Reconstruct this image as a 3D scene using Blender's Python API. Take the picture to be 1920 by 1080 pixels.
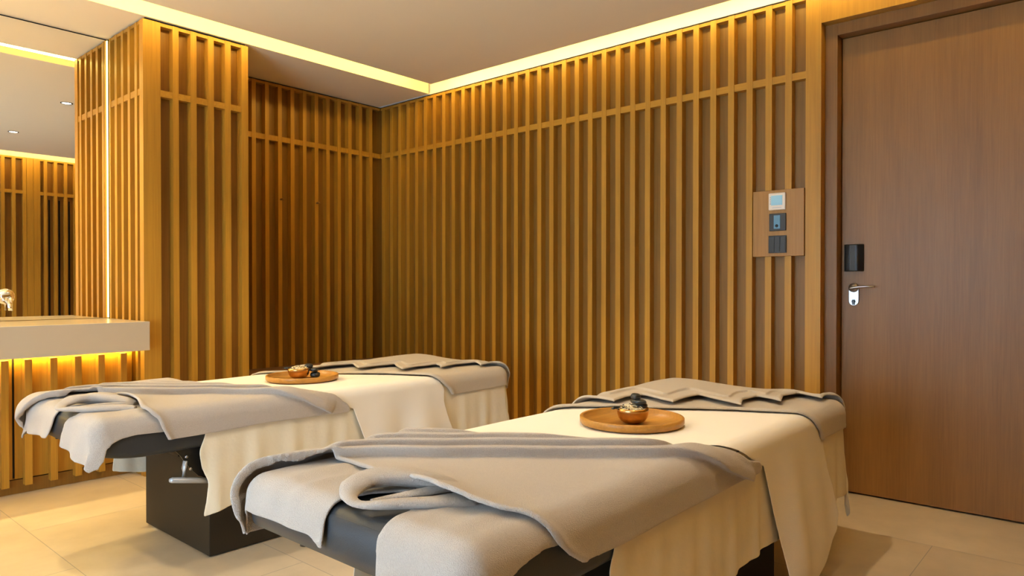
import bpy, bmesh, math, random
import numpy as np
from mathutils import Vector, Matrix
random.seed(4); rng=np.random.default_rng(7)
for o in list(bpy.data.objects): bpy.data.objects.remove(o)
S=bpy.context.scene; COL=S.collection

# ------------------------------------------------------------------ camera
H=1.06
cam=bpy.data.cameras.new('camera'); co=bpy.data.objects.new('camera',cam); COL.objects.link(co)
cam.sensor_width=36; cam.lens=36*1319.9/1920; cam.shift_y=8.18/1920; cam.clip_start=.02
co.location=(0,0,H)
yaw=math.radians(41.1886); pitch=math.radians(-.504)
co.rotation_euler=(math.pi/2+pitch,0,yaw-math.pi/2)
S.camera=co
# ------------------------------------------------------------------ view, world
S.view_settings.view_transform='Standard'; S.view_settings.look='None'
S.view_settings.exposure=0.05; S.view_settings.gamma=1
W=bpy.data.worlds.new('world'); S.world=W; W.use_nodes=True
bg=W.node_tree.nodes['Background']; bg.inputs[0].default_value=(.50,.72,1,1); bg.inputs[1].default_value=1.0
# daylight entering by the window of the left wall
LD=bpy.data.lights.new('daylight','AREA'); LD.shape='RECTANGLE'; LD.size=2.4; LD.size_y=1.9
LD.energy=190; LD.color=(.54,.76,1.0)
lo=bpy.data.objects.new('daylight',LD); COL.objects.link(lo); lo.location=(-1.90,1.6,1.25); lo.rotation_euler=(0,-math.pi/2-math.radians(24),0)
LED_C=(1.0,.77,.21); LED_S=64.0
DOWN_C=(1.0,.84,.62); DOWN_W=58.0

# ------------------------------------------------------------------ materials
def mat(name): m=bpy.data.materials.new(name); m.use_nodes=True; return m,m.node_tree.nodes,m.node_tree.links,m.node_tree.nodes['Principled BSDF']
def setp(b,col=None,rough=None,metal=None,spec=None,**k):
    if col is not None: b.inputs['Base Color'].default_value=(*col,1)
    if rough is not None: b.inputs['Roughness'].default_value=rough
    if metal is not None: b.inputs['Metallic'].default_value=metal
    if spec is not None: b.inputs['Specular IOR Level'].default_value=spec
def plain(name,col,rough=.5,metal=0,spec=.5,noise=0,scale=30,bump=0,bscale=200,sheen=0):
    m,N,L,b=mat(name); setp(b,col,rough,metal,spec)
    tc=N.new('ShaderNodeTexCoord')
    if noise:
        n=N.new('ShaderNodeTexNoise'); n.inputs['Scale'].default_value=scale; n.inputs['Detail'].default_value=5
        L.new(tc.outputs['Object'],n.inputs['Vector'])
        mx=N.new('ShaderNodeMixRGB'); mx.inputs[1].default_value=(*[c*(1-noise) for c in col],1); mx.inputs[2].default_value=(*[min(1,c*(1+noise)) for c in col],1)
        L.new(n.outputs['Fac'],mx.inputs[0]); L.new(mx.outputs[0],b.inputs['Base Color'])
    if bump:
        n2=N.new('ShaderNodeTexNoise'); n2.inputs['Scale'].default_value=bscale; n2.inputs['Detail'].default_value=3
        L.new(tc.outputs['Object'],n2.inputs['Vector'])
        bp=N.new('ShaderNodeBump'); bp.inputs['Strength'].default_value=1; bp.inputs['Distance'].default_value=bump
        L.new(n2.outputs['Fac'],bp.inputs['Height']); L.new(bp.outputs[0],b.inputs['Normal'])
    if sheen:
        b.inputs['Sheen Weight'].default_value=sheen; b.inputs['Sheen Roughness'].default_value=.5
    return m
def wood(name,dark,light,axis='z',rough=.42,fine=1.0,contrast=1.0):
    m,N,L,b=mat(name); setp(b,light,rough,0,.35)
    tc=N.new('ShaderNodeTexCoord'); mp=N.new('ShaderNodeMapping')
    sc={'z':(55,55,1.3),'y':(55,1.3,55),'x':(1.3,55,55)}[axis]
    mp.inputs['Scale'].default_value=[s*fine for s in sc]
    L.new(tc.outputs['Object'],mp.inputs['Vector'])
    n=N.new('ShaderNodeTexNoise'); n.inputs['Scale'].default_value=1.6; n.inputs['Detail'].default_value=8; n.inputs['Roughness'].default_value=.62; n.inputs['Distortion'].default_value=.5
    L.new(mp.outputs[0],n.inputs['Vector'])
    mp2=N.new('ShaderNodeMapping'); sc2={'z':(5,5,.35),'y':(5,.35,5),'x':(.35,5,5)}[axis]; mp2.inputs['Scale'].default_value=sc2
    L.new(tc.outputs['Object'],mp2.inputs['Vector'])
    n2=N.new('ShaderNodeTexNoise'); n2.inputs['Scale'].default_value=2; n2.inputs['Detail'].default_value=3
    L.new(mp2.outputs[0],n2.inputs['Vector'])
    ad=N.new('ShaderNodeMath'); ad.operation='MULTIPLY_ADD'; ad.inputs[1].default_value=.45; L.new(n2.outputs['Fac'],ad.inputs[0]); 
    s2=N.new('ShaderNodeMath'); s2.operation='MULTIPLY'; s2.inputs[1].default_value=.55; L.new(n.outputs['Fac'],s2.inputs[0]); L.new(s2.outputs[0],ad.inputs[2])
    cr=N.new('ShaderNodeValToRGB'); cr.color_ramp.elements[0].position=.5-.14*contrast; cr.color_ramp.elements[1].position=.5+.14*contrast
    cr.color_ramp.elements[0].color=(*dark,1); cr.color_ramp.elements[1].color=(*light,1)
    L.new(ad.outputs[0],cr.inputs[0]); L.new(cr.outputs[0],b.inputs['Base Color'])
    bp=N.new('ShaderNodeBump'); bp.inputs['Strength'].default_value=.35; bp.inputs['Distance'].default_value=.0006
    L.new(n.outputs['Fac'],bp.inputs['Height']); L.new(bp.outputs[0],b.inputs['Normal'])
    return m
def emit(name,col,s):
    m=bpy.data.materials.new(name); m.use_nodes=True; N=m.node_tree.nodes; N.clear()
    e=N.new('ShaderNodeEmission'); o=N.new('ShaderNodeOutputMaterial'); e.inputs[0].default_value=(*col,1); e.inputs[1].default_value=s
    m.node_tree.links.new(e.outputs[0],o.inputs[0]); return m
M={}
M['oak']=wood('oak_slat',(.37,.172,.017),(.50,.248,.026))
M['oak_dark']=wood('oak_panel',(.20,.088,.012),(.28,.130,.020))
M['oak_door']=wood('oak_door',(.19,.082,.017),(.275,.128,.029),fine=2.0,contrast=1.3)
M['oak_mid']=wood('oak_board',(.31,.145,.034),(.42,.21,.052),fine=1.5)
M['oak_h']=wood('oak_horizontal',(.37,.172,.017),(.50,.248,.026),axis='y')
M['oak_bench']=wood('oak_bench',(.20,.09,.030),(.28,.13,.045),axis='x')
M['tray_wood']=wood('tray_wood',(.36,.16,.030),(.54,.26,.050),axis='x',rough=.35)
M['white']=plain('white_paint',(.80,.77,.72),.9,spec=.1,noise=.02,scale=3)
M['ceil']=plain('ceiling_paint',(.88,.76,.56),.9,spec=.1,noise=.02,scale=2)
M['counter']=plain('solid_surface',(.50,.41,.29),.22,spec=.5,noise=.02,scale=8)
M['chrome']=plain('chrome',(.8,.8,.8),.12,1)
M['steel']=plain('satin_steel',(.50,.50,.50),.38,1)
M['alu']=plain('grey_metal',(.42,.44,.47),.38,.35)
M['black']=plain('black_plastic',(.012,.013,.014),.32,noise=.1)
M['blackmetal']=plain('black_metal',(.012,.011,.010),.45,.3)
M['leather']=plain('charcoal_leather',(.027,.030,.034),.45,spec=.35,noise=.08,scale=6,bump=.0004,bscale=350)
M['base']=plain('dark_laminate',(.027,.019,.0105),.6,spec=.22,noise=.06,scale=5)
M['terry']=plain('terry_towel',(.55,.472,.402),.95,spec=.05,noise=.15,scale=260,bump=.005,bscale=520,sheen=.35)
M['terry2']=plain('terry_towel_head',(.60,.50,.375),.95,spec=.05,noise=.15,scale=260,bump=.0045,bscale=520,sheen=.3)
M['sheet']=plain('cream_sheet',(.74,.66,.50),.85,spec=.1,noise=.04,scale=14,bump=.0008,bscale=60)
M['runner']=plain('white_cotton',(.82,.76,.66),.85,spec=.1,noise=.015,scale=12,bump=.0005,bscale=500)
M['brass']=plain('brass',(.62,.36,.12),.24,1,noise=.1)
M['stone']=plain('basalt',(.022,.026,.026),.28,noise=.3,scale=60,bump=.0006,bscale=150)
M['petal']=plain('petals',(.80,.64,.40),.7,noise=.35,scale=120)
M['petal2']=plain('dark_bits',(.02,.015,.012),.5)
M['plasticw']=plain('cream_plastic',(.82,.70,.56),.35)
M['lcd']=plain('lcd',(.36,.66,.80),.2)
M['lcd2']=plain('slot_blue',(.12,.28,.42),.2)
M['darkgap']=plain('dark_void',(.006,.005,.004),.9)
M['led']=emit('led_glow',LED_C,LED_S)
M['ledv']=emit('led_vertical',(1.0,.80,.28),4.5)
M['ledc']=emit('led_counter',(1.0,.70,.15),55.0)
M['lamp']=emit('lamp_glow',(1.0,.90,.74),9.0)
# mirror
m,N,L,b=mat('mirror_silver'); setp(b,(.92,.92,.90),.01,1); M['mirror']=m
# glass
m,N,L,b=mat('window_glass'); setp(b,(1,1,1),.0); b.inputs['Transmission Weight'].default_value=1; M['glass']=m
# floor tiles
m,N,L,b=mat('floor_stone'); setp(b,(.5,.42,.32),.38,0,.45)
tc=N.new('ShaderNodeTexCoord'); mp=N.new('ShaderNodeMapping'); mp.inputs['Rotation'].default_value=(0,0,math.pi/2); mp.inputs['Location'].default_value=(0.0,.88,0)
L.new(tc.outputs['Object'],mp.inputs['Vector'])
br=N.new('ShaderNodeTexBrick'); br.offset=0.5; br.inputs['Scale'].default_value=1; br.inputs['Brick Width'].default_value=1.19; br.inputs['Row Height'].default_value=.595
br.inputs['Mortar Size'].default_value=.0018; br.inputs['Mortar Smooth'].default_value=.2
br.inputs['Color1'].default_value=(.64,.525,.365,1); br.inputs['Color2'].default_value=(.60,.49,.345,1); br.inputs['Mortar'].default_value=(.36,.31,.25,1)
L.new(mp.outputs[0],br.inputs['Vector'])
n=N.new('ShaderNodeTexNoise'); n.inputs['Scale'].default_value=2.6; n.inputs['Detail'].default_value=7; n.inputs['Roughness'].default_value=.6; L.new(tc.outputs['Object'],n.inputs['Vector'])
cr=N.new('ShaderNodeValToRGB'); cr.color_ramp.elements[0].position=.3; cr.color_ramp.elements[0].color=(.80,.78,.75,1); cr.color_ramp.elements[1].position=.7; cr.color_ramp.elements[1].color=(1.06,1.05,1.03,1)
L.new(n.outputs['Fac'],cr.inputs[0])
mx=N.new('ShaderNodeMixRGB'); mx.blend_type='MULTIPLY'; mx.inputs[0].default_value=1; L.new(br.outputs['Color'],mx.inputs[1]); L.new(cr.outputs[0],mx.inputs[2]); L.new(mx.outputs[0],b.inputs['Base Color'])
M['floor']=m

# ------------------------------------------------------------------ helpers
def tag(o,label=None,cat=None,group=None,kind=None):
    if label: o['label']=label
    if cat: o['category']=cat
    if group: o['group']=group
    if kind: o['kind']=kind
    return o
def thing(name,label,cat,loc=(0,0,0),rz=0,group=None):
    o=bpy.data.objects.new(name,None); o.empty_display_size=.05; COL.objects.link(o); o.location=loc; o.rotation_euler=(0,0,rz)
    return tag(o,label,cat,group)
class MB:
    def __init__(s): s.v=[]; s.f=[]; s.mi=[]; s.sm=[]
    def add(s,v,f,mi=0,smooth=False):
        k=len(s.v); s.v+=[tuple(map(float,p)) for p in v]; s.f+=[tuple(i+k for i in q) for q in f]; s.mi+=[mi]*len(f); s.sm+=[smooth]*len(f)
    def box(s,x0,x1,y0,y1,z0,z1,mi=0):
        v=[(x0,y0,z0),(x1,y0,z0),(x1,y1,z0),(x0,y1,z0),(x0,y0,z1),(x1,y0,z1),(x1,y1,z1),(x0,y1,z1)]
        s.add(v,[(0,3,2,1),(4,5,6,7),(0,1,5,4),(1,2,6,5),(2,3,7,6),(3,0,4,7)],mi)
    def tube(s,pts,r,n=12,mi=0,flat=None,cap=True):
        P=[Vector(p) for p in pts]; R=r if hasattr(r,'__len__') else [r]*len(P); rings=[]
        up=Vector((0,0,1)); v=[]
        for i,p in enumerate(P):
            d=(P[min(i+1,len(P)-1)]-P[max(i-1,0)]).normalized()
            a=d.cross(up); 
            if a.length<.05: a=d.cross(Vector((0,1,0)))
            a.normalize(); c=a.cross(d).normalized()
            for k in range(n):
                t=2*math.pi*k/n; fz=flat if flat else 1
                v.append(p+a*math.cos(t)*R[i]+c*math.sin(t)*R[i]*fz)
        f=[(i*n+k,i*n+(k+1)%n,(i+1)*n+(k+1)%n,(i+1)*n+k) for i in range(len(P)-1) for k in range(n)]
        if cap: f+=[tuple(range(n))[::-1],tuple((len(P)-1)*n+k for k in range(n))]
        s.add(v,f,mi,True)
    def lathe(s,prof,n=48,c=(0,0,0),mi=0,axis='z',sx=1,sy=1):
        v=[]
        for r,z in prof:
            for k in range(n):
                t=2*math.pi*k/n; a,b_=r*math.cos(t)*sx,r*math.sin(t)*sy
                v.append({'z':(c[0]+a,c[1]+b_,c[2]+z),'x':(c[0]+z,c[1]+a,c[2]+b_),'y':(c[0]+a,c[1]+z,c[2]+b_)}[axis])
        m_=len(prof); f=[(i*n+k,i*n+(k+1)%n,(i+1)*n+(k+1)%n,(i+1)*n+k) for i in range(m_-1) for k in range(n)]
        if prof[0][0]>1e-5: f.append(tuple(range(n))[::-1])
        if prof[-1][0]>1e-5: f.append(tuple((m_-1)*n+k for k in range(n)))
        s.add(v,f,mi,True)
    def prism(s,poly,a0,a1,plane='xz',mi=0):
        n=len(poly); v=[]
        for a in (a0,a1):
            for p in poly: v.append({'xz':(p[0],a,p[1]),'yz':(a,p[0],p[1]),'xy':(p[0],p[1],a)}[plane])
        s.add(v,[tuple(range(n)),tuple(range(n,2*n))[::-1]]+[(i,(i+1)%n,n+(i+1)%n,n+i) for i in range(n)],mi)
    def build(s,name,mats,parent=None,bevel=0,seg=2,origin=None,smooth_angle=40):
        me=bpy.data.meshes.new(name); 
        v=s.v
        if origin: v=[(a-origin[0],b_-origin[1],c-origin[2]) for a,b_,c in v]
        me.from_pydata(v,[],s.f); me.validate()
        bm=bmesh.new(); bm.from_mesh(me); bmesh.ops.recalc_face_normals(bm,faces=bm.faces); bm.to_mesh(me); bm.free()
        if not isinstance(mats,(list,tuple)): mats=[mats]
        for m_ in mats: me.materials.append(m_)
        for p,mi,sm in zip(me.polygons,s.mi,s.sm): p.material_index=mi; p.use_smooth=sm
        o=bpy.data.objects.new(name,me); COL.objects.link(o)
        if origin: o.location=origin
        if parent: o.parent=parent
        if bevel:
            b_=o.modifiers.new('bevel','BEVEL'); b_.width=bevel; b_.segments=seg; b_.limit_method='ANGLE'; b_.angle_limit=math.radians(35)
        return o
def struct(name,mb,mats,parent=None,**k):
    o=mb.build(name,mats,parent,**k)
    if not parent: o['kind']='structure'
    return o

# ------------------------------------------------------------------ room shell
ZS=2.555; ZC=2.76; XL=-1.70; YB=-.30; XR=3.76
fl=MB(); fl.box(XL-.1,XR+.35,YB-.1,4.95,-.08,0); struct('floor',fl,M['floor'])
ce=MB()
ce.box(XL,3.535,.02,3.89,ZS,ZS+.045,0)                 # hanging raft
ce.box(XL,3.53,.30,3.60,ZS+.045,ZC,0)                    # body of the raft above, set back behind the light coves
ce.box(XL,3.70,4.10,4.80,ZS,ZC,0)                        # soffit over vanity and niche
ce.box(XL-.1,XR+.35,YB-.1,4.95,ZC,ZC+.06,0)
struct('ceiling',ce,M['ceil'])
def slats_z(mb,f0,plane,dep,centers,w,z0,z1,horiz=True,rails=True,span=None):
    # vertical slats standing proud of a panel; plane 'x' (wall at x=f0 facing -x), 'X' (facing +x), 'y' (facing -y), 'Y' (facing +y)
    def bx(a,b_,u0,u1,za,zb,mi=0):
        lo_,hi=min(a,b_),max(a,b_)
        if plane in 'xX': mb.box(lo_,hi,u0,u1,za,zb,mi)
        else: mb.box(u0,u1,lo_,hi,za,zb,mi)
    sg=1 if plane in 'xy' else -1
    for c in centers: bx(f0,f0+sg*(dep+.004),c-w/2,c+w/2,z0,z1)
    if rails and span:
        for za,zb in ((2.125,2.163),(2.525,ZS-.012)): bx(f0+sg*.0035,f0+sg*(dep+.004),span[0],span[1],za,zb,1)
DEP=.048
wr=MB()
wr.box(3.758,3.86,1.215,4.80,0,ZS-.012,2)
cs=[1.335+.1042*k for k in range(33) if 1.335+.1042*k<4.69]
slats_z(wr,3.71,'x',DEP,cs,.034,0,ZS-.012,span=(1.24,4.71))
wr.box(3.71,3.86,1.172,1.248,0,ZS-.012,0)
wr.box(3.71,3.86,YB,1.1715,2.388,ZS-.012,0)            # panel over the door
wr.box(3.71,3.86,YB,.06,0,2.388,0)
wr.box(3.72,3.90,YB,4.80,ZS,ZC,3)                        # painted wall in the cove
wr.box(3.73,3.90,YB,4.80,ZS-.012,ZS,4)                   # shadow gap
struct('wall_right',wr,[M['oak'],M['oak_h'],M['oak_dark'],M['white'],M['darkgap']])
wb=MB()
wb.box(2.15,3.76,4.758,4.86,0,ZS-.012,2)
cx=[2.579+.1035*k for k in range(-3,12) if 2.579+.1035*k<3.70]
slats_z(wb,4.71,'y',DEP,cx,.031,.455,ZS-.012,span=(2.2,3.71))
wb.box(2.2,3.76,4.73,4.86,ZS-.012,ZS,3)
wb.box(2.2,3.76,4.80,4.86,ZS,ZC,3)
struct('wall_back',wb,[M['oak'],M['oak'],M['oak_dark'],M['darkgap']])
# slatted pier between vanity and niche
wp=MB()
wp.box(1.643,2.17,4.158,4.86,0,ZS-.012,2)
for a,b_ in ((1.595,1.689),(1.757,1.790),(1.858,1.893),(1.961,1.997),(2.066,2.102),(2.171,2.214)): wp.box(a,b_,4.11,4.162,0,ZS-.012,0)
for za,zb in ((2.130,2.166),(2.525,ZS-.012)): wp.box(1.62,2.20,4.1135,4.162,za,zb,1)
wp.box(2.166,2.214,4.15,4.86,0,ZS-.012,0)
for a,b_ in ((4.196,4.229),(4.296,4.328),(4.394,4.426),(4.491,4.525)): wp.box(1.595,1.647,a,b_,0,ZS-.012,0)
wp.box(1.595,1.647,4.590,4.612,0,ZS-.012,0)
for za,zb in ((2.130,2.166),(2.525,ZS-.012)): wp.box(1.5985,1.647,4.161,4.60,za,zb,1)
wp.box(1.61,2.2,4.12,4.86,ZS-.012,ZS,3)
struct('wall_pier',wp,[M['oak'],M['oak_h'],M['oak_dark'],M['darkgap']])
wv=MB(); wv.box(XL,1.643,4.70,4.86,0,ZC,0); wv.box(XL,1.60,4.672,4.70,ZS-.009,ZS-.0005,1); struct('wall_vanity',wv,[M['oak_dark'],M['darkgap']])
wrr=MB()
wrr.box(XL-.1,XR+.1,YB-.1,YB,0,ZS-.012,2)
for k in range(-44,60):
    x=2.204+.1042*k
    if x<XL or x>3.69 or 2.42<x<2.58: continue
    wrr.box(x-.017,x+.017,YB,YB+.05,0,ZS-.012,0)
    if 2.5<x<3.2: wrr.box(x+.040,x+.058,YB-.002,YB+.003,.12,2.08,4)
wrr.box(2.433,2.500,YB,YB+.05,0,ZS-.012,0); wrr.box(2.502,2.567,YB,YB+.05,0,ZS-.012,0)
for za,zb in ((2.125,2.163),(2.525,ZS-.012)): wrr.box(XL,3.71,YB,YB+.0465,za,zb,1)
wrr.box(XL-.1,XR+.1,YB-.1,YB+.03,ZS-.012,ZC,3)
struct('wall_rear',wrr,[M['oak'],M['oak'],M['oak_dark'],M['white'],M['darkgap']])
wl=MB()
for a in ((YB,.35,0,ZC),(2.85,4.86,0,ZC),(.35,2.85,0,.30),(.35,2.85,2.30,ZC)): wl.box(XL-.12,XL,a[0],a[1],a[2],a[3],0)
struct('wall_left',wl,[M['white']])
wn=MB()
for a in ((.35,.41,.30,2.30),(2.79,2.85,.30,2.30),(1.57,1.63,.30,2.30),(.35,2.85,.30,.36),(.35,2.85,2.24,2.30)): wn.box(XL-.09,XL-.03,a[0],a[1],a[2],a[3])
w1=struct('window_1',wn,[M['alu']])
g=MB(); g.box(XL-.064,XL-.058,.40,2.80,.35,2.25); go=g.build('window_pane',M['glass'],w1)
# niche bench
nb=MB(); nb.box(2.215,3.708,4.12,4.709,.425,.467); bench=thing('niche_bench','low dark oak bench filling the slatted niche behind the far table','bench',(2.96,4.4,0))
def under(mb,name,mats,par,**k):
    root=par
    while root.parent: root=root.parent
    l=root.location; mb.v=[(a-l.x,b_-l.y,c-l.z) for a,b_,c in mb.v]
    o=mb.build(name,mats,None,**k); o.parent=par
    return o
under(nb,'seat',[M['oak_bench']],bench,bevel=.002)
nb2=MB(); nb2.box(2.216,3.706,4.15,4.70,.001,.424); under(nb2,'bench_front',[M['oak_bench']],bench)

# ------------------------------------------------------------------ door
dr=MB(); dr.box(3.84,3.885,.11,1.108,.010,2.325); door=struct('door_1',dr,[M['oak_door']],bevel=.0015)
fr=MB()
fr.box(3.77,3.90,1.112,1.1712,0,2.388); fr.box(3.77,3.90,.061,.104,0,2.388); fr.box(3.77,3.90,.104,1.112,2.3285,2.388)
fr.box(3.885,3.92,.08,1.14,0,2.36,1)
struct('trim_1',fr,[M['oak_door'],M['darkgap']],bevel=.001)
# lever handle set on the door
es=MB(); prof=[]
yc_,zt_,zb_,rad=1.048,1.045,.985,.024
poly=[(yc_+rad*math.cos(a),zt_+rad*math.sin(a)) for a in np.linspace(0,math.pi,14)]+[(yc_+rad*math.cos(a),zb_+rad*math.sin(a)) for a in np.linspace(math.pi,2*math.pi,14)]
es.prism(poly,3.831,3.8398,'yz'); handle=es.build('door_handle',M['steel'],door,bevel=.002)
handle['label']='brushed steel lever handle with oval plate'
lv=MB(); lv.lathe([(.0,-.004),(.0225,-.004),(.0225,.006),(.0,.006)],24,(3.826,yc_,1.052),axis='x')
lv.tube([(3.826,yc_,1.052),(3.80,yc_,1.052)],.010)
lv.tube([(3.800,yc_+.012,1.047),(3.797,yc_,1.051),(3.796,yc_-.03,1.056),(3.797,yc_-.07,1.0585),(3.800,yc_-.105,1.057)],[.009,.0095,.0075,.0062,.005],12,flat=.75)
lv.build('lever',M['steel'],handle)
ky=MB(); ky.lathe([(0,-.005),(.0085,-.005),(.0085,.004),(0,.004)],20,(3.830,yc_,.982),axis='x'); ky.box(3.823,3.832,yc_-.0055,yc_+.0055,.966,.992,0); ky.build('key_cylinder',M['black'],handle)
# black electronic lock box on the door
lk=MB(); pl=[(1.092,0),(1.092,.018),(1.086,.026),(1.060,.034),(1.035,.036),(1.022,.033),(1.004,.012),(1.000,0)]
lk.prism([(3.8395-d,y) for y,d in pl],1.135,1.272,'xy'); lb=lk.build('lock_box',M['black'],door,bevel=.006,seg=3)

# ------------------------------------------------------------------ control board by the door
bd=MB(); bd.box(3.700,3.757,1.251,1.518,1.217,1.565)
wb_=bd.build('control_board',[M['oak_mid']],bevel=.0015,origin=(3.70,1.385,1.217)); tag(wb_,'square oak board carrying three switches, set into the slats beside the door','board')
th=thing('thermostat','cream thermostat with pale blue screen, uppermost on the oak board','thermostat',(3.70,1.386,1.504))
t_=MB(); t_.box(3.688,3.6995,1.342,1.431,1.459,1.549); under(t_,'housing',[M['plasticw']],th,bevel=.006,seg=3)
t_=MB(); t_.box(3.6868,3.6885,1.357,1.416,1.484,1.535); under(t_,'screen',[M['lcd']],th)
t_=MB()
for k in range(4): t_.box(3.6866,3.6885,1.418,1.422,1.489+k*.011,1.496+k*.011)
t_.box(3.6866,3.6885,1.362,1.410,1.470,1.4725); under(t_,'buttons',[M['alu']],th)
cs_=thing('card_switch','black square key card switch with blue slot under the thermostat','switch',(3.70,1.3835,1.395))
t_=MB(); t_.box(3.690,3.6995,1.340,1.427,1.350,1.441); under(t_,'plate',[M['black']],cs_,bevel=.002)
t_=MB(); t_.box(3.6885,3.6905,1.369,1.402,1.361,1.431); under(t_,'card_slot',[M['lcd2']],cs_)
t_=MB(); t_.lathe([(0,-.001),(.008,-.001),(.008,.002),(0,.002)],16,(3.688,1.386,1.376),axis='x'); t_.box(3.688,3.6905,1.379,1.383,1.352,1.357); t_.box(3.688,3.6905,1.388,1.392,1.352,1.357); under(t_,'indicator',[M['black']],cs_)
ls=thing('light_switch','plain black square light switch, lowest on the oak board','switch',(3.70,1.3845,1.279))
t_=MB(); t_.box(3.692,3.6995,1.338,1.431,1.234,1.325); under(t_,'plate',[M['black']],ls,bevel=.0015)
for k in range(3):
    t_=MB(); t_.box(3.6895,3.6925,1.342+k*.0288,1.342+k*.0288+.0270,1.240,1.319); under(t_,'rocker',[M['black']],ls,bevel=.001)
# ------------------------------------------------------------------ hooks in the niche
for i,(x,l) in enumerate(((2.789,'small dark wooden peg hook on the niche slats, left one of two'),(3.097,'small dark wooden peg hook on the niche slats, right one of two'))):
    t_=MB(); t_.lathe([(0,-.035),(.009,-.035),(.010,-.028),(.006,-.024),(.006,0),(0,0)],16,(x,4.7095,1.70),axis='y')
    o=t_.build('coat_hook',[M['blackmetal'] if 0 else M['oak_dark']],origin=(x,4.7095,1.70)); tag(o,l,'hook','peg hooks in the niche')

# ------------------------------------------------------------------ vanity: counter, cabinet, mirror, tap
ct=MB(); ct.box(XL+.001,1.594,4.03,4.655,.709,.867); o=ct.build('vanity_counter',[M['counter']],bevel=.0025,origin=(0,4.34,.709)); tag(o,'thick white vanity counter running into the slatted pier','counter')
cab=thing('vanity_cabinet','oak slatted cabinet lit from above under the white counter','cabinet',(0,4.45,0))
t_=MB(); t_.box(XL+.002,1.592,4.268,4.69,.075,.696); t_.box(XL+.002,1.592,4.262,4.69,.001,.071); 
for e_ in (1.0195,.452,-.115,-.683,-1.25): t_.box(e_-.007,e_+.007,4.2668,4.2679,.08,.694,1)
under(t_,'body',[M['oak_dark'],M['darkgap']],cab)
x=1.0195
edges=[1.592,1.0195,.452,-.115,-.683,-1.25,-1.695]
for k in range(len(edges)-1):
    a,b_=edges[k+1]+.005,edges[k]-.005
    t_=MB(); t_.box(a,b_,4.2635,4.2675,.076,.694); dd=under(t_,'door',[M['oak']],cab)
    t_=MB()
    for xc in [.9755-.1135*j for j in range(24)]+[1.0755+.1135*j for j in range(5)]:
        if a+.01<xc<b_-.01: t_.box(xc-.0165,xc+.0165,4.22,4.2634,.045,.686)
    under(t_,'slats',[M['oak']],dd,bevel=.001)
t_=MB(); t_.box(XL+.01,1.585,4.232,4.258,.700,.7085); o=t_.build('light_strip',[M['ledc']],origin=(0,4.245,.70)); tag(o,'glowing light strip tucked under the vanity counter','light strip')
mr=MB(); mr.box(XL+.001,1.590,4.66,4.695,.869,ZS-.010); o=mr.build('mirror',[M['mirror']],origin=(0,4.66,.869)); tag(o,'full height frameless mirror above the white vanity counter','mirror')
vl=thing('light_strip',None,None,(1.59,4.634,.869))
t_=MB(); t_.box(1.5900,1.5945,4.626,4.642,.872,2.535); under(t_,'diffuser',[M['ledv']],vl)
t_=MB(); t_.box(1.584,1.5945,4.6425,4.657,.869,2.538); under(t_,'housing',[M['oak']],vl); o=vl; tag(o,'tall vertical light strip between mirror and slatted pier','light strip')  # housing is an added fin blocking the strip's glow from the mirror
fc=thing('wall_tap','round chrome wall mixer tap on the mirror above the counter','tap',(1.081,4.655,1.003))
t_=MB(); t_.lathe([(0,0),(.043,0),(.043,-.008),(.040,-.010),(.030,-.010),(.029,-.030),(.026,-.033),(0,-.033)],40,(1.081,4.659,1.003),axis='y'); under(t_,'body',[M['chrome']],fc)
t_=MB(); t_.tube([(1.094,4.63,1.000),(1.094,4.600,.990),(1.095,4.596,.96),(1.096,4.596,.925)],[.007,.007,.006,.0055],12); under(t_,'lever',[M['chrome']],fc)
t_=MB(); t_.tube([(1.062,4.655,.985),(1.062,4.58,.978),(1.062,4.50,.966),(1.062,4.49,.95),(1.062,4.488,.93)],.009,12); under(t_,'spout',[M['chrome']],fc)

# ------------------------------------------------------------------ light strips in the coves, downlights
def strip(x0,x1,y0,y1,label):
    t_=MB(); t_.box(x0,x1,y0,y1,ZS+.047,ZS+.060); o=t_.build('light_strip',[M['led']],origin=((x0+x1)/2,(y0+y1)/2,ZS+.047)); tag(o,label,'light strip')
strip(XL+.05,3.50,3.872,3.888,'warm light strip in the ceiling cove along the soffit over the niche')
strip(3.517,3.533,.03,3.87,'warm light strip in the ceiling cove above the long slatted wall')
strip(XL+.05,3.50,.022,.038,'warm light strip in the ceiling cove by the rear slatted wall')
def downlight(x,y,label,pw=None):
    t=thing('downlight',label,'ceiling light',(x,y,ZS),0,'recessed round downlights in the ceiling')
    a=MB(); a.lathe([(.034,-.0005),(.044,-.0005),(.044,-.004),(.034,-.004),(.034,-.0005)],40,(x,y,ZS)); under(a,'trim_ring',[M['blackmetal']],t)
    a=MB(); a.lathe([(0,-.0008),(.034,-.0008),(.034,-.002),(0,-.002)],32,(x,y,ZS)); under(a,'lens',[M['lamp']],t)
    l=bpy.data.lights.new('spot','SPOT'); l.energy=pw or DOWN_W*(1 if x>1.5 else .40 if x>1 else .05); l.color=DOWN_C if not pw else (1.0,.76,.34); l.spot_size=math.radians(150 if pw else 112); l.spot_blend=.55; l.shadow_soft_size=.03
    o=bpy.data.objects.new('spot',l); COL.objects.link(o); o.parent=t; o.location=(0,0,-.02)
for x,y,l in ((1.96,1.19,'recessed downlight seen in the mirror, the lower left one'),(1.94,2.79,'recessed downlight seen in the mirror, the upper right one'),
              (.45,1.25,'recessed downlight above the foot of the near table'),(.45,3.1,'recessed downlight above the foot of the far table'),(1.15,.45,'added downlight, out of view, brightening the near long side of the near table')): downlight(x,y,l)  # last is an added unseen lamp that brightens the near table's side

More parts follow.
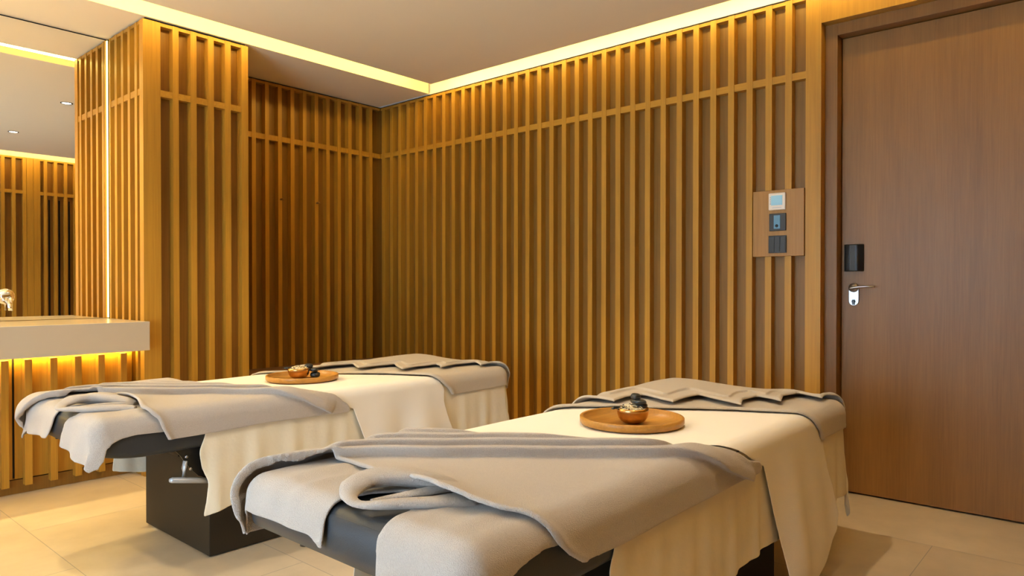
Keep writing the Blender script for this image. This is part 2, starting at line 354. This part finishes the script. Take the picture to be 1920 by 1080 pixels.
for x,l in ((.55,'recessed downlight in the soffit above the counter, nearer the slatted pier'),(-.45,'recessed downlight in the soffit above the counter, nearer the window')): downlight(x,4.40,l,125)

# ------------------------------------------------------------------ cloth machinery
RR=.04
def wrap(s,t,o,B):
    x0,x1,y0,y1,zt=B
    cx=np.clip(s,x0+RR,x1-RR);cy_=np.clip(t,y0+RR,y1-RR)
    vx,vy=s-cx,t-cy_;d=np.hypot(vx,vy)+1e-12;nx,ny=vx/d,vy/d
    L_=np.pi/2*RR;a=np.minimum(d/L_,1)*np.pi/2
    hor=np.where(d<=L_,np.sin(a)*(RR+o),RR+o);z=np.where(d<=L_,zt-RR+np.cos(a)*(RR+o),zt-RR-(d-L_))
    z=np.where(d<1e-9,zt+o,z); hor=np.where(d<1e-9,0,hor)
    return cx+nx*hor,cy_+ny*hor,z,d-L_
def inpoly(X,Y,P):
    c=np.zeros(X.shape,bool); n=len(P); j=n-1
    for i in range(n):
        xi,yi=P[i];xj,yj=P[j]
        if yi!=yj: c^=((yi>Y)!=(yj>Y))&(X<(xj-xi)*(Y-yi)/(yj-yi)+xi)
        j=i
    return c
def segdist(X,Y,P,closed=False):
    # distance and signed side to polyline, closest point, arclength fraction
    P=np.array(P,float); n=len(P); best=np.full(X.shape,1e9); sg=np.ones(X.shape); cxp=np.zeros(X.shape); cyp=np.zeros(X.shape); al=np.zeros(X.shape)
    seg=[(P[i],P[(i+1)%n]) for i in range(n if closed else n-1)]
    tot=sum(np.linalg.norm(b_-a) for a,b_ in seg); acc=0
    for a,b_ in seg:
        d=b_-a; l2=d@d
        if l2<1e-14: continue
        u=np.clip(((X-a[0])*d[0]+(Y-a[1])*d[1])/l2,0,1); qx=a[0]+u*d[0]; qy=a[1]+u*d[1]; dd=np.hypot(X-qx,Y-qy)
        m_=dd<best-1e-9
        s_=np.sign(d[0]*(Y-a[1])-d[1]*(X-a[0])); 
        best=np.where(m_,dd,best); sg=np.where(m_,s_,sg); cxp=np.where(m_,qx,cxp); cyp=np.where(m_,qy,cyp); al=np.where(m_,(acc+u*math.sqrt(l2))/tot,al); acc+=math.sqrt(l2)
    return best,sg,cxp,cyp,al
def smooth_poly(P,it=2,keep=()):
    P=[np.array(p,float) for p in P]
    for _ in range(it):
        Q=[]
        n=len(P)
        for i in range(n-1):
            a,b_=P[i],P[i+1]; Q+= [a*.75+b_*.25,a*.25+b_*.75]
        P=[P[0]]+Q+[P[-1]]
    return [tuple(p) for p in P]
class ridge:
    # rounded fold lip rising behind a polyline and leaning over it
    def __init__(s_,P,A,w=.011,tail=.045,res=.0): s_.P=smooth_poly(P,2); s_.A=A; s_.w=w; s_.tail=tail; s_.res=res
    def calc(s_,X,Y):
        d,sg,qx,qy,al=segdist(X,Y,s_.P)
        end=np.clip(np.minimum(al,1-al)/.04,0,1); e=.15+.85*np.sqrt(end); f=np.where(sg>0,1.,0.)
        q=np.clip(d/s_.w,0,1); up=np.sqrt(np.clip(1-(1-q)**2,0,1))
        dec=s_.res+(1-s_.res)*np.exp(-(np.maximum(d-s_.w,0)/s_.tail)**2)
        h=s_.A*f*up*dec*e
        k=.55*s_.A*f*e*np.sin(np.pi*np.clip(d/(s_.w*1.6),0,1))**.8; dd=np.maximum(d,1e-5)
        return h,-k*(X-qx)/dd,-k*(Y-qy)/dd
    def __call__(s_,X,Y): return s_.calc(X,Y)[0]
def bumpn(seed,amp,sc):
    r=np.random.default_rng(seed); K=r.normal(size=(7,2))*sc; ph=r.uniform(0,6.28,7)
    return lambda X,Y: amp*sum(np.sin(K[i,0]*X+K[i,1]*Y+ph[i]) for i in range(7))/3.
def hill(px,py,r,a,rx=None):
    return lambda X,Y: a*np.exp(-((X-px)/(rx or r))**2-((Y-py)/r)**2)
def cloth(name,B,poly,o,mat_,hs=(),step=.008,thick=.006,drape=None,hem=0,fade=None,label=None,cat=None,group=None):
    P=np.array(poly,float); x0,y0=P.min(0)-step;x1,y1=P.max(0)+step
    X,Y=np.meshgrid(np.arange(x0,x1,step),np.arange(y0,y1,step),indexing='ij')
    XC=(X[:-1,:-1]+X[1:,1:])/2; YC=(Y[:-1,:-1]+Y[1:,1:])/2
    C=inpoly(XC,YC,poly)
    # drop lone cells
    pad=np.pad(C,1); nb_=pad[:-2,1:-1].astype(int)+pad[2:,1:-1]+pad[1:-1,:-2]+pad[1:-1,2:]; C&=nb_>=2
    nI,nJ=X.shape; use=np.zeros(X.shape,int)
    for di in (0,1):
        for dj in (0,1): use[di:nI-1+di,dj:nJ-1+dj]+=C
    bd_=(use>0)&(use<4)
    d,sg,qx,qy,_=segdist(X[bd_],Y[bd_],poly,True)
    near=d<step*1.1
    xb,yb=X[bd_].copy(),Y[bd_].copy(); xb[near]=qx[near]; yb[near]=qy[near]; X=X.copy();Y=Y.copy(); X[bd_]=xb; Y[bd_]=yb
    h=np.full(X.shape,float(o))
    DX=np.zeros(X.shape); DY=np.zeros(X.shape)
    for f in hs:
        if isinstance(f,ridge): a_,b1,c1=f.calc(X,Y); h=h+a_; DX+=b1; DY+=c1
        else: h=h+f(X,Y)
    if fade:
        d,_,_,_,_=segdist(X,Y,fade[0]); k=np.clip(d/fade[1],0,1)**.7; h=o+(h-o)*k; DX*=k; DY*=k
    if hem:
        d,_,_,_,_=segdist(X,Y,poly,True); h=h+hem*np.exp(-((d-.008)/.006)**2)
    x,y,z,dr=wrap(X+DX,Y+DY,h,B)
    if drape is not None: x,y,z=drape(X,Y,x,y,z,dr)
    idx=-np.ones(X.shape,int); m_=use>0; idx[m_]=np.arange(m_.sum())
    V=np.stack([x[m_],y[m_],z[m_]],1)
    I,J=np.where(C); F_=np.stack([idx[I,J],idx[I+1,J],idx[I+1,J+1],idx[I,J+1]],1)
    org=Vector(((P[:,0].min()+P[:,0].max())/2,(B[2]+B[3])/2,B[4]))
    me=bpy.data.meshes.new(name); me.from_pydata((V-np.array(org)).tolist(),[],F_.tolist()); me.materials.append(mat_)
    me.polygons.foreach_set('use_smooth',[True]*len(me.polygons)); me.update()
    ob=bpy.data.objects.new(name,me); COL.objects.link(ob); ob.location=org
    so=ob.modifiers.new('thick','SOLIDIFY'); so.thickness=thick; so.offset=-1
    sb=ob.modifiers.new('sub','SUBSURF'); sb.levels=1; sb.render_levels=1
    if label: tag(ob,label,cat,group)
    return ob
def ripple(B,amp,wl,seed,mean=1.2,up=.25):
    r=np.random.default_rng(seed); ph=r.uniform(0,6.28,4)
    def f(S_,T_,x,y,z,dr):
        k=np.clip(dr/up,0,1.3)
        a=amp*k*(np.sin(S_*6.283/wl+ph[0])+.6*np.sin(S_*6.283/(wl*.57)+ph[1])+.35*np.sin(T_*5+S_*31+ph[2]))
        a=np.where(dr>0,a,0)+np.where(dr>0,amp*mean*k,0)
        side=(T_<B[2]+RR)&(S_>B[0]+RR); endl=S_<B[0]+RR; far=(T_>B[3]-RR); endr=(S_>B[1]-RR)
        a2=amp*k*(np.sin(T_*6.283/wl+ph[1])+.5*np.sin(T_*6.283/(wl*.6)+ph[3]))+amp*k*1.2; a2=np.where(dr>0,a2,0)
        y=np.where(side,y-a,y); y=np.where(far,y+np.abs(a)*.6,y)
        x=np.where(endr,x+a2+np.maximum(dr,0)*.10,x); x=np.where(endl,x-a2*.5,x)
        return x,y,z
    return f

# ------------------------------------------------------------------ treatment tables
def table(B,word):
    x0,x1,y0,y1,zt=B; yc=(y0+y1)/2
    t=thing('treatment_table','charcoal leather spa treatment table with dark pedestal, %s'%word,'massage table',((x0+x1)/2,yc,0))
    # mattress: rounded slab, underside curving up at the foot
    n=40; bm=MB(); V=[]; xs=list(np.linspace(x0,x0+.12,10))+list(np.linspace(x0+.16,x1-.12,12))+list(np.linspace(x1-.10,x1,8))
    def ring(x,ins,zb):
        r=.035; pts=[]; ya,yb_=y0+ins,y1-ins; za=zb; zz=zt-.0005-max(0,ins-.0)*.6
        for (cy_,cz,a0) in ((yb_-r,zz-r,0),(ya+r,zz-r,90),(ya+r*.7,za+r*.7,180),(yb_-r*.7,za+r*.7,270)):
            rr=r if a0<180 else r*.7
            for q in np.linspace(0,90,7): a=math.radians(a0+q); pts.append((x,cy_+rr*math.cos(a),cz+rr*math.sin(a)))
        return pts
    rings=[]
    for x in xs:
        d=min(x-x0,x1-x); e=max(0,1-d/.035); ins=.035*(1-math.sqrt(max(0,1-e*e)))
        zb=zt-.145+.03*max(0,1-(x-x0)/.18)**2+ (ins*.8)
        rings.append(ring(x,ins,zb))
    m_=len(rings[0]); V=[p for r_ in rings for p in r_]
    F_=[(i*m_+k,i*m_+(k+1)%m_,(i+1)*m_+(k+1)%m_,(i+1)*m_+k) for i in range(len(rings)-1) for k in range(m_)]+[tuple(range(m_)),tuple((len(rings)-1)*m_+k for k in range(m_))]
    bm.add(V,F_,0,True); mt=under(bm,'mattress',[M['leather']],t)
    pz=zt-.018; p=MB()
    ring_=[(x0+.010,y1-.03,pz),(x0+.006,y1-.06,pz),(x0+.006,y0+.06,pz),(x0+.010,y0+.03,pz),(x0+.03,y0+.010,pz),(x0+.06,y0+.006,pz),(x1-.06,y0+.006,pz),(x1-.006,y0+.05,pz),(x1-.006,y1-.05,pz),(x1-.06,y1-.006,pz),(x0+.06,y1-.006,pz),(x0+.03,y1-.010,pz),(x0+.010,y1-.03,pz)]
    p.tube(ring_,.0028,6); under(p,'piping',[M['leather']],mt)
    f=MB(); f.box(x0+.30,x1-.2,y0+.06,y1-.06,zt-.175,zt-.143); under(f,'frame',[M['blackmetal']],t)
    b_=MB(); b_.box(x0+.43,x0+1.60,y0+.085,y1-.072,.006,zt-.176); b_.box(x0+.45,x0+1.58,y0+.105,y1-.092,.0005,.006); under(b_,'pedestal',[M['base']],t,bevel=.004)
    k=MB(); pts=[(1.128,.455),(1.235,.455),(1.250,.381),(1.262,.322),(1.215,.345),(1.197,.364),(1.167,.401),(1.150,.430)]
    k.prism([(a-.85+x0,z) for a,z in pts],y0+.036,y0+.044,'xz'); br_=under(k,'bracket',[M['blackmetal']],t,bevel=.001)
    for a,z in ((1.170,.425),(1.185,.377)):
        q=MB(); q.lathe([(0,-.006),(.0055,-.006),(.006,-.003),(.006,0),(0,0)],12,(a-.85+x0,y0+.036,z),axis='y'); under(q,'bolt',[M['steel']],br_)
    q=MB(); xx=x0-.85
    q.tube([(1.163+xx,y0+.028,.412),(1.157+xx,y0+.026,.385),(1.157+xx,y0+.026,.352)],.0085,10)
    q.tube([(1.103+xx,y0+.02,.352),(1.112+xx,y0+.02,.352),(1.18+xx,y0+.02,.338),(1.30+xx,y0+.02,.312)],[.009,.013,.0135,.0135],14,flat=.8)
    under(q,'adjusting_handle',[M['alu']],t)
    for a in (y0+.15,y1-.15):
        c=MB(); c.lathe([(0,-.02),(.012,-.02),(.014,0),(0,0)],14,(x0+.07,a,zt-.128)); under(c,'rubber_stop',[M['blackmetal']],t)
    return t

def linens(B,near):
    x0,x1,y0,y1,zt=B; w='near table' if near else 'far table'
    oy=y0-.84
    def Y(L_): return [(a,b_+oy) for a,b_ in L_]
    # cream sheet with overhang on both sides and head end
    sb=.47
    sheetpoly=Y([(1.30,.762),(1.275,.70),(1.285,.64),(1.31,.58),(1.30,.50),(1.29,.452),(1.45,.485),(1.60,.478),(1.9,.50),(2.17,.515),(2.5,.505),(2.95,.50),(3.02,.46),(3.10,.44),(3.16,.50),(3.20,.72),(3.24,1.2),(3.22,1.7),(3.16,1.92),(2.6,1.95),(1.9,1.96),(1.30,1.97),(1.17,1.94),(1.19,1.75),(1.22,1.55),(1.26,1.2)])
    if not near: sheetpoly=[(a-.075 if a<1.5 and b_<1.3+oy else a,b_) for a,b_ in sheetpoly]
    cloth('table_sheet',B,sheetpoly,.003,M['sheet'],[bumpn(3 if near else 5,.0006,9)],step=.012,thick=.0022,drape=ripple(B,.0045,.145,3 if near else 8,up=.3),hem=.0006,
          label='cream cotton sheet hanging over both sides of the %s'%w,cat='sheet')
    # foot towel with the gap showing leather
    if near:
        tp=[(.800,1.66),(.795,1.52),(.798,1.39),(.798,1.31),(.775,1.262),(.82,1.254),(.86,1.250),(.90,1.243),(.95,1.23),(1.0,1.20),(1.0,1.12),(.955,1.09),(.918,1.078),(.874,1.074),(.84,1.080),(.80,1.078),(.76,1.074),(.748,.99),(.735,.90),(.755,.78),(.79,.745),(.86,.757),(.92,.785),(.975,.806),(1.04,.818),(1.12,.812),(1.30,.79),(1.35,1.0),(1.40,1.4),(1.40,1.70),(1.1,1.74),(.84,1.72)]
    else:
        tp=[(.745,3.42-1.76),(.746,3.284-1.76),(.750,3.168-1.76),(.756,3.05-1.76),(.774,3.032-1.76),(.81,3.004-1.76),(.835,2.984-1.76),(.87,2.97-1.76),(.92,2.95-1.76),(.98,2.92-1.76),(.96,2.85-1.76),(.91,2.822-1.76),(.866,2.812-1.76),(.852,2.844-1.76),(.83,2.872-1.76),(.79,2.888-1.76),(.750,2.885-1.76),(.738,2.80-1.76),(.724,2.71-1.76),(.714,2.62-1.76),(.735,2.53-1.76),(.786,2.492-1.76),(.846,2.49-1.76),(.878,2.514-1.76),(.90,2.542-1.76),(.93,2.554-1.76),(.978,2.56-1.76),(1.062,2.556-1.76),(1.3,2.55-1.76),(1.35,1.0),(1.40,1.4),(1.40,1.70),(1.1,1.74),(.84,1.72)]
    foldh=[hill(.98,1.46+oy,.030,.010,.12),hill(.93,1.38+oy,.020,.006,.10),hill(1.02,.93+oy,.022,.006,.16),hill(1.00,1.03+oy,.016,.004,.12),bumpn(11 if near else 12,.0012,22)]
    def flap(S_,T_,x,y,z,dr):
        k=np.clip(dr/.12,0,1.2); a=.010*k*(1+np.sin(T_*6.283/.17+1.0))
        endl=S_<x0+RR; x=np.where(endl&(dr>0),x-a,x); side=(T_<y0+RR)&(dr>0)&(~endl); y=np.where(side,y-a*.5,y); return x,y,z
    cloth('foot_towel',B,Y(tp),.0125,M['terry'],foldh,step=.0075,thick=.006,drape=flap,hem=.0012,
          label='beige towel over the foot end of the %s, leather in its gap'%w,cat='towel')
    # bunched loop of the foot towel
    lob=MB()
    ox,ly=(0,0) if near else (-.025,-.06)
    up=[(1.075,1.10,.620),(1.05,1.14,.632),(1.015,1.21,.641),(.965,1.245,.640),(.905,1.235,.636),(.862,1.200,.628),(.850,1.165,.622),(.873,1.128,.622),(.935,1.085,.623),(1.00,1.045,.622),(1.05,1.01,.616)]
    rad=[.014,.030,.040,.040,.032,.017,.013,.021,.026,.025,.018]
    P=smooth_poly(up,2); R_=[float(np.interp(i/(len(P)-1)*(len(rad)-1),range(len(rad)),rad)) for i in range(len(P))]
    lob.tube([(a+ox,b_+oy+ly,c-.60+zt) for a,b_,c in P],R_,26,flat=.50)
    P2=smooth_poly([(1.07,1.10,.619),(1.01,1.125,.621),(.955,1.155,.620),(.905,1.175,.617)],2); lob.tube([(a+ox,b_+oy+ly,c-.60+zt) for a,b_,c in P2],[float(q) for q in np.linspace(.017,.009,len(P2))],14,flat=.5)
    lob.v=[(a+.0035*math.sin(37*b_+11*a)+.002*math.sin(90*a),b_+.004*math.sin(41*a+2*b_),c+.0028*math.sin(33*a+27*b_)+.0018*math.sin(85*b_+60*a)) for a,b_,c in lob.v]
    o=lob.build('bunched_towel',[M['terry']],origin=(1.04,1.2+oy,zt)); tag(o,'bunched loop of rolled beige towel lying at the foot of the %s'%w,'towel')
    # white runner
    rp=[(2.10,.772),(2.14,.66),(2.18,.55),(2.205,.47),(2.235,.36),(2.27,.24),(2.33,.205),(2.42,.235),(2.49,.30),(2.56,.335),(2.64,.38),(2.695,.43),(2.715,.49),(2.695,.60),(2.672,.66),(2.65,.74),(2.66,.80),(2.55,.95),(2.45,1.15),(2.35,1.35),(2.25,1.62),(2.22,1.90),(1.5,1.90),(1.42,1.60),(1.5,1.4),(1.6,1.2),(1.72,1.0),(1.9,.86)]
    if not near: rp=[(a-.215 if b_<1.0 else a-.15,b_) for a,b_ in rp]
    cloth('bed_runner',B,Y(rp),.0095,M['runner'],[bumpn(21,.0010,7)],step=.010,thick=.002,drape=ripple(B,.009,.42,23,mean=3.6,up=.30),
          label='smooth white cotton cloth draped across the middle of the %s'%w,cat='cloth')
    # big folded towel
    if near:
        g1=[(.780,1.61),(.84,1.592),(.894,1.574),(.922,1.566),(1.01,1.535),(1.082,1.495),(1.138,1.452),(1.218,1.350),(1.31,1.265),(1.382,1.172),(1.454,1.090),(1.514,1.008),(1.598,.900),(1.674,.862),(1.754,.840),(1.85,.808),(1.934,.776),(1.99,.750)]
        edge=[(1.045,1.52),(1.045,1.45),(1.040,1.38),(1.020,1.26),(.990,1.15),(.976,1.05),(.986,.965),(1.005,.910),(1.032,.867),(1.060,.828),(1.105,.790),(1.150,.762)]
        right=[(1.23,.760),(1.30,.758),(1.64,.762),(1.85,.764),(2.05,.764),(2.072,.776),(2.045,.800),(1.98,.815),(1.91,.840),(1.84,.880),(1.79,.95),(1.75,1.05),(1.68,1.20),(1.62,1.33),(1.55,1.45),(1.50,1.58),(1.47,1.72)]
    else:
        g1=[(.770,1.62),(.80,1.58),(.83,1.52),(.854,1.464),(.874,1.430),(.91,1.412),(.96,1.418),(1.046,1.388),(1.098,1.350),(1.134,1.27),(1.18,1.20),(1.25,1.13),(1.40,.985),(1.458,.905),(1.55,.857),(1.634,.836),(1.678,.820),(1.726,.795),(1.765,.77)]
        edge=[(1.040,1.40),(1.054,1.292),(1.032,1.164),(1.042,1.084),(1.038,.988),(1.012,.880),(1.030,.848),(1.046,.836),(1.062,.804),(1.080,.766)]
        right=[(1.21,.766),(1.31,.768),(1.478,.772),(1.66,.768),(1.79,.764),(1.856,.762),(1.866,.775),(1.85,.800),(1.815,.824),(1.786,.842),(1.742,.86),(1.694,.885),(1.64,.99),(1.58,1.14),(1.52,1.28),(1.47,1.42),(1.45,1.60),(1.44,1.72)]
    right=[(a-.05*min(1,max(0,(b_-.84)/.15)),b_-.05*min(1,max(0,(b_-.84)/.15))) if b_<1.6 else (a,b_) for a,b_ in right]
    g1s=[p for p in g1 if p[0]<edge[0][0]-.0]
    poly=list(g1s)+edge+right+[(1.2,1.74),(.86,1.72),(.780,1.68)]
    # ridges shift towards the far side
    def sh(L_,dx,dy,a=0,b_=99): return [(p[0]+dx,p[1]+dy) for p in L_ if a<=p[0]<=b_]
    n1=[.70,.72]
    r1=ridge(Y(g1),.027,.011,.032,.36)
    g2=sh(g1,.055,.045,1.0 if near else .86,1.74 if near else 1.60); g2=g2[:-1]+[(g2[-1][0]+.03,g2[-1][1]+.015)]
    g3=sh(g1,.115,.085,1.05 if near else .95,1.56 if near else 1.45)
    g4=sh(g1,.175,.125,1.12 if near else 1.05,1.48 if near else 1.38)
    g5=sh(g1,.235,.165,1.2 if near else 1.15,1.42 if near else 1.30)
    r2=ridge(Y(g2),.021,.010,.030,.28); r3=ridge(Y(g3),.014,.009,.028,.18); r4=ridge(Y(g4),.010,.009,.028,.12); r5=ridge(Y(g5),.008,.008,.03,.05)
    lead=hill(.98 if near else 1.02,1.09+oy,.17,.034,.085); 
    def rim(X,Y_):
        d,_,_,_,_=segdist(X,Y_,smooth_poly(Y(edge),1)); return .006*np.exp(-((d-.010)/.009)**2)
    cloth('folded_towel',B,Y(poly),.021,M['terry'],[r1,r2,r3,r4,r5,lead,rim,bumpn(31 if near else 37,.0014,16),hill(1.35,1.03+oy,.05,.002)],step=.0052,thick=.008,hem=.0014,fade=(Y(right[-10:]),.05),
          label='wide beige towel laid in parallel diagonal folds along the %s'%w,cat='towel')
    # head towel
    hp=[(1.98,1.66),(2.02,1.58),(2.09,1.53),(2.20,1.42),(2.28,1.27),(2.36,1.16),(2.42,1.06),(2.46,.97),(2.50,.88),(2.56,.83),(2.60,.80),(2.622,.766),(2.72,.764),(2.82,.766),(2.90,.768),(2.96,.772),(3.02,.80),(3.05,.86),(3.04,1.2),(3.04,1.6),(2.95,1.72),(2.4,1.72),(2.0,1.72)]
    if not near: hp=[(a-(.20-.10*max(0,(a-2.0)/1.0)) if a<2.9 else a-.04,b_) for a,b_ in hp]
    z1=[(2.20,1.62),(2.235,1.52),(2.218,1.436),(2.33,1.455),(2.42,1.43),(2.37,1.33),(2.342,1.26),(2.45,1.27),(2.55,1.26),(2.50,1.17),(2.438,1.040),(2.56,1.085),(2.672,1.076),(2.64,1.01),(2.606,.96),(2.74,1.0),(2.86,.985),(2.82,.92),(2.79,.876),(2.88,.885),(2.96,.85),(3.03,.86)]
    if not near: z1=[(a-.14*(1-(a-2.16)/.9),b_) for a,b_ in z1]
    def lip(X,Y_):
        d,_,_,_,_=segdist(X,Y_,smooth_poly(Y([p for p in hp[:12]]),1)); return .010*np.exp(-((d-.014)/.014)**2)
    ht=cloth('head_towel',B,Y(hp),.016,M['terry2'],[lip,hill(2.80,1.55+oy,.14,.012,.25),bumpn(41,.0015,10)],step=.0065,thick=.007,hem=.0012,
          label='beige towel with turned back pointed folds over the head end of the %s'%w,cat='towel')
    def rz(X,Y_):
        d,_,_,_,_=segdist(X,Y_,Y(z1)); return .009*np.exp(-((d-.012)/.012)**2)+.006*np.exp(-(d/.10)**2)
    z3=[(a+.13,b_+.10) for a,b_ in z1 if a<2.80]
    fl_=cloth('turned_back_fold',B,Y(z1+[(3.075,1.0),(3.075,1.55),(3.02,1.70),(2.6,1.75),(2.25,1.74)]),.027,M['terry2'],[rz,ridge(Y(z3),.010,.009,.05,.3),hill(2.80,1.50+oy,.16,.014,.25),bumpn(43,.0015,10)],step=.0065,thick=.007,hem=.001)
    fl_.parent=ht; fl_.location=fl_.location-ht.location

def tray_set(x,y,z,near):
    w='near' if near else 'far'
    t=thing('serving_tray','round shallow wooden tray on the white cloth of the %s table'%w,'tray',(x,y,z))
    a=MB(); R_=.168
    a.lathe([(0,.002),(R_-.010,.002),(R_-.004,.004),(R_,.010),(R_,.025),(R_-.002,.027),(R_-.009,.027),(R_-.011,.025),(R_-.012,.009),(0,.009)],96,(x,y,z)); under(a,'tray_body',[M['tray_wood']],t)
    bx,by=(x-.025,y-.020) if near else (x-.02,y+.0); zb=z+.0095
    b_=thing('brass_bowl','small brass bowl of petals on the round tray of the %s table'%w,'bowl',(bx,by,zb))
    a=MB(); a.lathe([(0,0),(.021,0),(.030,.003),(.039,.009),(.0455,.018),(.0495,.030),(.0508,.042),(.050,.050),(.0483,.050),(.048,.040),(.045,.026),(.037,.013),(.022,.006),(0,.005)],64,(bx,by,zb)); under(a,'bowl_body',[M['brass']],b_)
    a=MB(); r=np.random.default_rng(5 if near else 6)
    for k in range(150):
        q=r.uniform(0,.043)**1; th_=r.uniform(0,6.28); px,py=bx+q*math.cos(th_),by+q*math.sin(th_); pz=zb+.046+.010*(1-(q/.045)**2)+r.uniform(0,.004)
        s_=r.uniform(.003,.006); e=r.uniform(0,6.28); tilt=r.uniform(-.6,.6)
        u=Vector((math.cos(e),math.sin(e),tilt)).normalized()*s_; v=Vector((-math.sin(e),math.cos(e),r.uniform(-.5,.5))).normalized()*s_*.6; n_=u.cross(v).normalized()*.0009
        c=Vector((px,py,pz)); vs=[c+u,c+v,c-u,c-v]; a.add([p+n_ for p in vs]+[p-n_ for p in vs],[(0,1,2,3),(7,6,5,4),(0,4,5,1),(1,5,6,2),(2,6,7,3),(3,7,4,0)],0 if r.uniform()<.8 else 1)
    a.lathe([(0,.052),(.025,.050),(.040,.045),(.046,.040),(0,.030)],32,(bx,by,zb)); o=a.build('petal_mix',[M['petal'],M['petal2']],origin=(bx,by,zb+.04)); tag(o,'pale dried petals heaped in the brass bowl on the %s table'%w,'petals',kind='stuff')
    def stone(sx,sy,sz,rx,ry,rzz,label,seed,rot=0.):
        a=MB(); n=18; prof=[]
        for i in range(n+1):
            an=-math.pi/2+math.pi*i/n; prof.append((max(1e-6,math.cos(an)**.75),math.copysign(abs(math.sin(an))**.8,math.sin(an))))
        a.lathe([(p[0],p[1]) for p in prof],32); 
        a.v=[((p[0]*rx*(1+.05*math.sin(3*math.atan2(p[1],p[0])+seed))),p[1]*ry,p[2]*rzz) for p in a.v]
        o=a.build('hot_stone',[M['stone']]); o.location=(sx,sy,sz); o.rotation_euler=(.05*seed%0.2,0,rot); tag(o,label,'stone','black massage stones on the trays')
    if near:
        ex,ey=bx+.012,by-.013
        stone(ex+.008,ey-.006,zb+.056,.024,.020,.010,'black stone resting on the petals, lowest of the near table pile',1,.3)
        stone(ex,ey,zb+.069,.032,.025,.0090,'wide flat black stone, middle of the near table pile',2,.9)
        stone(ex-.006,ey+.006,zb+.085,.0185,.016,.0105,'small black stone topping the pile on the near table',3,.2)
    else:
        ex,ey=bx+.062,by-.030
        stone(ex+.006,ey-.004,z+.0095+.014,.026,.022,.0135,'black stone on the far tray behind the bowl, bottom of three',1,.3)
        stone(ex+.002,ey,z+.0095+.038,.027,.021,.0100,'black stone on the far tray, middle of three',2,.9)
        stone(ex-.018,ey+.014,z+.0095+.058,.022,.018,.0100,'rounded black stone topping the pile on the far tray',3,.2)
    a=MB(); lx,ly=bx-.046,by+.050
    for k in range(7):
        an=2.2+k*.28+r.uniform(-.1,.1); L_=r.uniform(.026,.040); c=Vector((bx-.030+.004*k,by+.036,zb+.051)); d=Vector((math.cos(an),math.sin(an)*.8,r.uniform(-.25,.10)))
        a.tube([c,c+d*L_*.4,c+d*L_*.8,c+d*L_],[.0028,.0062,.0055,.001],8,flat=.45)
    o=a.build('dried_flower',[M['stone']],origin=(bx-.03,by+.04,zb+.05)); tag(o,'black dried flower hanging off the rim of the %s bowl'%w,'flower')

NB=(.85,2.95,.84,1.60,.60); FB=(.85,2.93,2.60,3.36,.60)
table(NB,'nearer of two'); table(FB,'farther one by the vanity')
linens(NB,True); linens(FB,False)
tray_set(1.98,1.215,.611,True); tray_set(1.875,2.975,.611,False)
